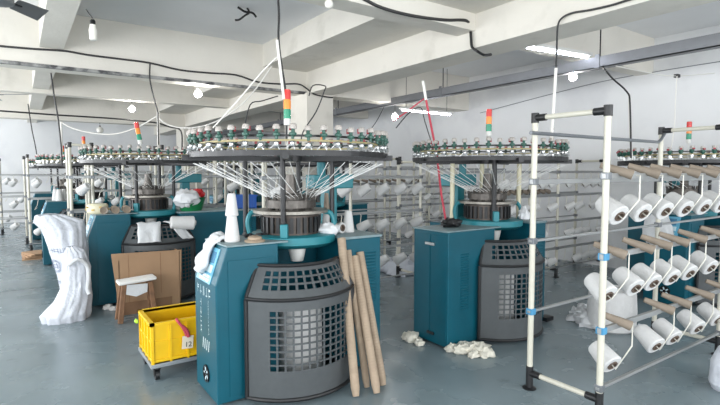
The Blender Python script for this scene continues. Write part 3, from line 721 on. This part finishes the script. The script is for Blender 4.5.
# paper tubes leaning on the right cabinet
tubes = [((341.5, 239), (356, 397), 3.165, 'leftmost and tallest'), ((348, 251), (367, 388), 3.19, 'thin one behind the leftmost'), ((354.5, 257), (377, 394), 3.165, 'third from the left'), ((360, 253), (383, 386), 3.19, 'rightmost')]
for k, (a, b, yy, w) in enumerate(tubes):
    A = atZ(b[0], b[1], 0); B = atY(a[0], a[1], yy); d = (B-A).normalized(); B = B
    m = MB(); n = 44; L = (B-A).length; r = .032 if k != 1 else .027
    prof = [(0, r*.55), (0, r*.72), (.06, r)]
    for i in range(1, n): prof += [(.06+(L-.06)*(i-.12)/n, r), (.06+(L-.06)*i/n, r*.965), (.06+(L-.06)*(i+.12)/n, r)]
    prof += [(L, r), (L, r*.8), (L-.1, r*.8)]
    obj(m.lathe(prof, A+V((0, 0, .006)), B, 18), 'paper_tube', PAPER, 'long ribbed brown paper tube leaning on the front machine, %s' % w, 'tube', 'leaning paper tubes', ang=50)

# yarn waste and rolls on the floor
def waste(label, pts, seed, ms=WASTE, name='yarn_waste', cat='yarn waste'):
    m = MB()
    for i, (x, y, r) in enumerate(pts): m.blob((x, y, r*.35), (r, r*.9, r*.75), .5, 2.2, seed+i*1.37, 16, 10, 0.001)
    return obj(m, name, ms, label, cat, ang=60)
def wl(px): return [(lambda p: (p.x, p.y, r))(atZ(x, y, 0)) for x, y, r in px]
waste('cream yarn waste heaped on the floor right of the two-door control cabinet', wl([(452, 351, .06), (461, 353, .07), (470, 352, .08), (480, 353, .09), (487, 356, .07), (474, 357, .05), (463, 349, .06)]), 4)
waste('small tuft of cream yarn waste left of the two-door control cabinet', wl([(407, 339, .05), (412, 341, .07), (419, 345, .05), (409, 336, .04)]), 21)
waste('white waste cloth piled left of the big white roll', wl([(578, 320, .11), (586, 322, .14), (594, 326, .13), (584, 314, .10), (603, 330, .10), (640, 333, .07)]), 33, CLOTH, 'waste_cloth', 'cloth')
p = atZ(611, 328, 0)
o = obj(MB().lathe([(0, .2), (.02, .225), (.2, .232), (.38, .22), (.41, .2), (.415, .05)], p, p+V((0, 0, 1)), 36), 'fabric_roll', YARN, 'big upright white fabric roll on the floor behind the near creel', 'fabric roll')
MB().lathe([(.39, .055), (.425, .055), (.425, .035), (.39, .035)], p, p+V((0, 0, 1)), 18).build('core_tube', PAPER, o)
waste('scrap of white paper on the floor left of the cardboard box', wl([(108, 309, .05), (113, 310, .04)]), 40, FOAM, 'paper_scrap', 'scrap')
waste('flat pile of white film on the floor between the front machines', wl([(392, 272, .2), (402, 274, .22), (412, 270, .2)]), 44, POLY, 'plastic_film', 'plastic film')
sack('plastic_bag', 'white plastic bag standing at the right frame edge before the near creel', [(4.25, 1.33, 0, .12, .12), (4.25, 1.33, .05, .155, .14), (4.25, 1.33, .2, .15, .13), (4.26, 1.33, .3, .11, .09), (4.26, 1.33, .34, .05, .04)], 6.2, POLY, .02)
m = MB().blob(atX(657, 229, 6.305), (.03, .17, .2), .25, 2, 9); obj(m, 'dust_sheet', CLOTH, 'white cloth hung on the far right machine behind the creel', 'cloth')

p = V((.78, 10.0, MH+.012))
for k, (dx, dy) in enumerate(((0, 0), (.13, .05), (.05, -.08))): cone(p+V((dx-.27, dy, 0)), (0, 0, 1), 'white yarn cone standing on the far left machine above the sack', 'cones on the far left machine', 'tall')
q = atZ(33, 258, 0); m = MB()
for k in range(5): m.cb((q.x+.02*k, q.y+.03*(k % 2), .01+.022*k), (.34, .5, .02), Matrix.Rotation(.1*k, 3, 'Z'))
obj(m, 'cardboard_sheets', CARD, 'low pile of brown cardboard sheets on the floor at far left', 'cardboard', smooth=False)
mx, my = M2
obj(MB().blob((mx-.62, my-.1, MH+.02), (.11, .08, .05), .3, 2, 8, zmin=MH-.015), 'rag', BLACK, 'dark rag lying on the two-door control cabinet', 'cloth')
obj(MB().blob((mx+.22, my-.30, MH+.06), (.05, .06, .08), .4, 2, 12, zmin=MH+.03), 'rag', CLOTH, 'white rag on the plate of the machine with cream posts', 'cloth')
q = atZ(247, 8, ZC); m = MB().tube(smooth_path([q, q+V((.03, 0, -.05)), q+V((-.02, .02, -.09)), q+V((-.09, .03, -.15)), q+V((-.14, .05, -.16))]), .012, 6).tube(smooth_path([q+V((-.12, 0, -.01)), q+V((-.03, 0, -.05)), q+V((.08, .02, -.04)), q+V((.12, .0, -.09))]), .014, 6)
obj(m, 'wire_stub', BLACK, 'black tangle of cut wires sticking out of the ceiling top centre', 'wire')
# --------------------------------------------------------- overhead fittings
def hang_bulb(p, top, label, lit, r=.045, cfl=False):
    b = empty('light_bulb', top); tag(b, label, 'light bulb', 'hanging bulbs'); q = V(p)-V(top)
    if q.length > .08: MB().tube([(0, 0, 0), q+V((0, 0, r+.06))], .005, 6).build('cord', WIRE, b)
    MB().lathe([(0, .022), (.05, .022), (.06, .015)], q+V((0, 0, r*.7)), q+V((0, 0, 9)), 12).build('socket', LGREY if lit else BLACK, b)
    if cfl: MB().lathe([(-.09, .02), (-.085, .03), (.0, .034), (.02, .026), (.045, .026)], q, q+V((0, 0, 1)), 16).build('glass', BULBOFF, b)
    else: MB().lathe([(-r, .004), (-r*.85, r*.55), (-r*.5, r*.87), (0, r), (r*.5, r*.85), (r, .02)], q, q+V((0, 0, 1)), 16).build('glass', BULB if lit else BULBOFF, b)
p = atY(198, 94, 7.66); hang_bulb(p, (p.x, p.y, 2.94), 'lit bulb under the dark-edged beam, left of the front machine', True, .055)
p = atY(132, 109, 11.37); hang_bulb(p, (p.x, p.y, 3.1), 'lit bulb farther back above the machine with the tilted signal light', True, .06)
p = atX(395, 117, 6.0); hang_bulb(p, (p.x, p.y, 2.89), 'lit bulb hanging under the grey tray beside the red and white pole', True, .06)
p = atX(573, 77, 6.0); hang_bulb(p, (p.x, p.y, 2.89), 'lit bulb under the grey tray above the near creel', True, .05)
p = atX(93, 30, .58); hang_bulb(p, (p.x-.05, p.y, p.z+.17), 'unlit white lamp at top left beside the grey beam underside', False, .04, True)
p = atY(100, 130, 15.1); hang_bulb(p, (p.x, p.y, 2.94), 'unlit white bulb far back left of the lit bulbs', False, .09)
p = atY(329, 4, 3.80); hang_bulb(p, (p.x, p.y, 3.12), 'unlit white bulb on the crossbeam at the top frame edge', False, .04)
# tube lamp on the crossbeam and a second farther back
for a, b, z, lab in (((524, 47), (590, 58), 3.06, 'slim tube lamp under the crossbeam behind the grey tray, right'), ((400, 110), (452, 115), 2.75, 'slim tube lamp behind the grey tray near the red pole')):
    A, B = atZ(a[0], a[1], z), atZ(b[0], b[1], z); d = (B-A).normalized()
    t = empty('tube_lamp', (A+B)/2); tag(t, lab, 'lamp', 'tube lamps'); O = (A+B)/2
    MB().bar(A-O+V((0, 0, .04)), B-O+V((0, 0, .04)), .09, .04).build('housing', LGREY, t, False, .004)
    MB().cyl(A-O+d*.05, B-O-d*.05, .014, n=10).build('tube', TUBE, t)
    for q in (A+d*.15, B-d*.15): MB().tube([q-O+V((0, 0, .05)), V((q.x, q.y, 3.12 if z > 3 else ZC))-O], .005, 6).build('hanger', BLKM, t)
# cable tray
ct = empty('cable_tray', (6, 3, 2.89)); tag(ct, 'long grey metal cable tray hung along the right side under the ceiling', 'cable tray')
MB().box((-.06, -6.4, 0), (.06, 15.9, .012)).box((-.06, -6.4, 0), (-.05, 15.9, .135)).box((.05, -6.4, 0), (.06, 15.9, .135)).build('channel', TRAY, ct, False)
for y in (atX(600, 57, 6).y, atX(443, 90, 6).y, .6, 9.5, 12.5):
    MB().cyl((0, y-3, 0), (0, y-3, ZC-2.89), .008, n=8).build('hanger_rod', BLKM, ct)
    MB().box((-.068, y-3-.03, -.006), (-.06, y-3+.03, .165)).build('joint_plate', TRAY, ct, False)
# ceiling fans
def fan(p, angs, label, L=.62, pitch=.25):
    f = empty('ceiling_fan', p); tag(f, label, 'ceiling fan', 'ceiling fans')
    MB().lathe([(-.05, .06), (-.04, .11), (.03, .11), (.05, .04)], (0, 0, 0), (0, 0, 1), 24).build('motor', FANM, f)
    MB().cyl((0, 0, .03), (0, 0, ZC-p[2]), .013).build('down_rod', LGREY, f)
    for a in angs:
        e = V((cos(a), sin(a), 0)); t = V((-sin(a), cos(a), 0)); u = (t*cos(pitch)+V((0, 0, 1))*sin(pitch))
        vs = [e*s+u*w+V((0, 0, d)) for d in (0, .006) for s, w in ((.16, -.05), (L, -.065), (L, .065), (.16, .05))]
        b = MB().add(vs, [(3,2,1,0), (4,5,6,7), (0,1,5,4), (1,2,6,5), (2,3,7,6), (3,0,4,7)]).build('blade', FANM, f, False)
        MB().bar(e*.08, e*.22, .03, .008).build('blade_arm', BLKM, b, False)
T = atZ(43, 16, 2.88); Hb = atZ(-4, -3, 2.88); L = (T-Hb).length; a = math.atan2(T.y-Hb.y, T.x-Hb.x); fan(Hb, (a, a+2*pi/3, a-2*pi/3), 'ceiling fan at the top left frame corner', L, -.6)
T = atZ(28, 94.5, 2.78); a = radians(-38); Hb = T-V((cos(a), sin(a), 0))*.62; fan(Hb, (a, a+2*pi/3, a-2*pi/3), 'farther ceiling fan at the left frame edge', .62, .12)

# ------------------------------------------------------- cables and conduits
def cable(pts, r, label, ms=WIRE, name='cable', cat='cable', k=4): return obj(MB().tube(smooth_path(pts, k), r, 6), name, ms, label, cat)
yl = lambda L, y: [atY(a, b, y) for a, b in L]
xl = lambda L, x: [atX(a, b, x) for a, b in L]
dl_ = lambda L, d: [atD(a, b, d) for a, b in L]
cable(yl([(-10, 44), (0, 46), (35, 49), (65, 51), (88, 55), (120, 59), (150, 63), (180, 70), (210, 73), (236, 75), (258, 82), (280, 84), (298, 84)], 7.485)+yl([(306, 88), (314, 94), (327, 97), (333, 97.5)], 7.38), .013, 'black cable sagging along the face of the dark-edged beam')
cable(yl([(150, 64), (150, 80), (154, 98), (158, 112)], 7.45)+[atY(158, 118, 7.4), atY(159, 162, 7.4)], .01, 'black drop cable from the dark-edged beam by the tilted signal light')
cable(dl_([(158, 112), (158.6, 155)], 7.5), .018, 'white conduit hanging beside the tilted signal light', WIREW, 'conduit', 'conduit')
cable(dl_([(277, -60), (277.5, -15), (279, 15), (278.5, 38), (281, 62), (286, 97), (286.5, 140)], 3.86), .009, 'black power cable dropping from above to the front machine')
cable(dl_([(277, 40), (280, 66), (284, 99)], 3.84), .011, 'white conduit dropping onto the front machine beside its signal light', WIREW, 'conduit', 'conduit')
cable(dl_([(277, 57), (262, 72), (240, 98), (213, 128)], 3.95), .006, 'thin white cord slanting down left of the front signal light', WIREW, 'cord', 'cord')
cable(yl([(352, -8), (366, 0), (380, 7), (400, 13), (420, 17), (445, 20), (460, 20), (467, 21)], 3.71)+xl([(470, 26), (471, 38), (472, 47), (477, 51)], 4.07)+xl([(484, 55), (491, 54.5)], 4.2), .015, 'thick black cable running over the crossbeam and down the main beam')
cable(xl([(650, -6), (628, 0), (612, 5), (590, 10), (572, 13), (562, 18), (558, 25), (557, 40)], 4.07)+xl([(556, 68), (553, 130)], 4.07), .009, 'black cable along the right main beam dropping to the cream post machine')
cable(xl([(556, 68), (554, 100), (551, 145)], 4.06), .014, 'white conduit hanging from the right main beam beside the near creel', WIREW, 'conduit', 'conduit')
cable(xl([(602, 66), (612, 78), (627, 92), (630, 105), (631, 158)], 5.93), .010, 'black cable dropping from the grey tray behind the near creel')
cable(xl([(629, 94), (630, 130), (632, 160)], 5.96), .012, 'white conduit hanging from the grey tray behind the near creel', WIREW, 'conduit', 'conduit')
cable(xl([(480, 113), (540, 97), (600, 82), (660, 71), (730, 60)], 8.07), .006, 'thin grey wire stretched along the right wall', GALV, 'wire', 'wire')
cable(yl([(616, 66), (640, 71), (677, 76), (735, 71)], 2.9), .005, 'pale wire hanging near the right wall with a black clip', WIREW, 'wire', 'wire')
cable(yl([(677, 76), (675.5, 100), (674, 130), (668, 165)], 2.88), .006, 'thin white cord dropping from the clip at right', WIREW, 'cord', 'cord')
obj(MB().cb(atY(677, 76, 2.9), (.07, .05, .04)), 'wire_clip', BLACK, 'small black clip on the pale wire at right', 'clip')
cable(yl([(51, 73), (54, 95), (58, 118), (61, 145), (62, 165)], 7.6), .010, 'black drop cable left of the unlit bulb, near the tall creel posts')
cable(dl_([(61, 122), (62, 160)], 8.2), .016, 'white conduit hanging near the tall creel posts at left', WIREW, 'conduit', 'conduit')
cable(dl_([(28, 104), (32, 130), (36, 150), (38, 170)], 9.5), .010, 'black drop cable at far left beyond the fan')
cable(yl([(-5, 110.5), (30, 113), (57, 115), (90, 117), (120, 119), (140, 121), (157, 123), (170, 127), (181, 131), (182, 150)], 11.24), .016, 'black cable along the second crossbeam at left')
cable(dl_([(61, 122), (72, 128), (92, 133), (115, 134), (138, 127), (157, 116)], 8.4), .012, 'white cord sagging between the conduits at left', WIREW, 'cord', 'cord')
cable(dl_([(157, 116), (168, 125), (190, 128), (215, 122), (240, 106), (258, 86), (272, 66)], 7.2), .010, 'white cord looping from the left conduit toward the column', WIREW, 'cord', 'cord')
cable(dl_([(301, 146), (303, 132), (316, 112), (324, 92), (325, 86), (313, 85.5), (309, 96)], 5.6), .007, 'black wire loop before the column right of the front signal light')
cable(dl_([(244, 131), (250, 105), (262, 101), (278, 96)], 6.0), .007, 'black wire arching left of the front signal light')
cable(yl([(318, 95), (335, 98), (355, 98), (373, 96), (388, 104)], 7.9), .012, 'black wire drooping right of the column')
cable(xl([(384, 107), (376, 122), (365, 137)], 5.9), .008, 'black wire slanting down from the grey tray left of the lit bulb')
cable(dl_([(437, 160), (425, 122), (421, 108), (410, 112), (396, 128)], 6.2), .007, 'black lamp lead dangling beside the red and white pole')
o = obj(MB().tube(dl_([(423, 81), (426, 100)], 5.0), .014, 8), 'marker_pole', WIREW, 'red and white pole leaning above the cream post machine', 'pole')
MB().tube(dl_([(425.5, 97), (437, 156), (441, 192), (446, 222)], 5.0), .011, 8).build('red_sleeve', PINK, o)
cable(dl_([(425, 98), (405, 113), (393, 121)], 5.05), .008, 'thin red cord pulled from the pole toward the lit bulb', PINK, 'cord', 'cord')
#INS>
# ------------------------------------------------------------------- world
w = bpy.data.worlds.new('world'); S.world = w; w.use_nodes = True
bg = w.node_tree.nodes['Background']; bg.inputs[0].default_value = lin((205, 222, 245)); bg.inputs[1].default_value = 1.2
S.view_settings.view_transform = 'Standard'; S.view_settings.look = 'None'; S.view_settings.gamma = 1; S.view_settings.exposure = -.2
S.cycles.use_denoising = True; S.cycles.max_bounces = 10; S.cycles.diffuse_bounces = 6; S.cycles.sample_clamp_indirect = 6
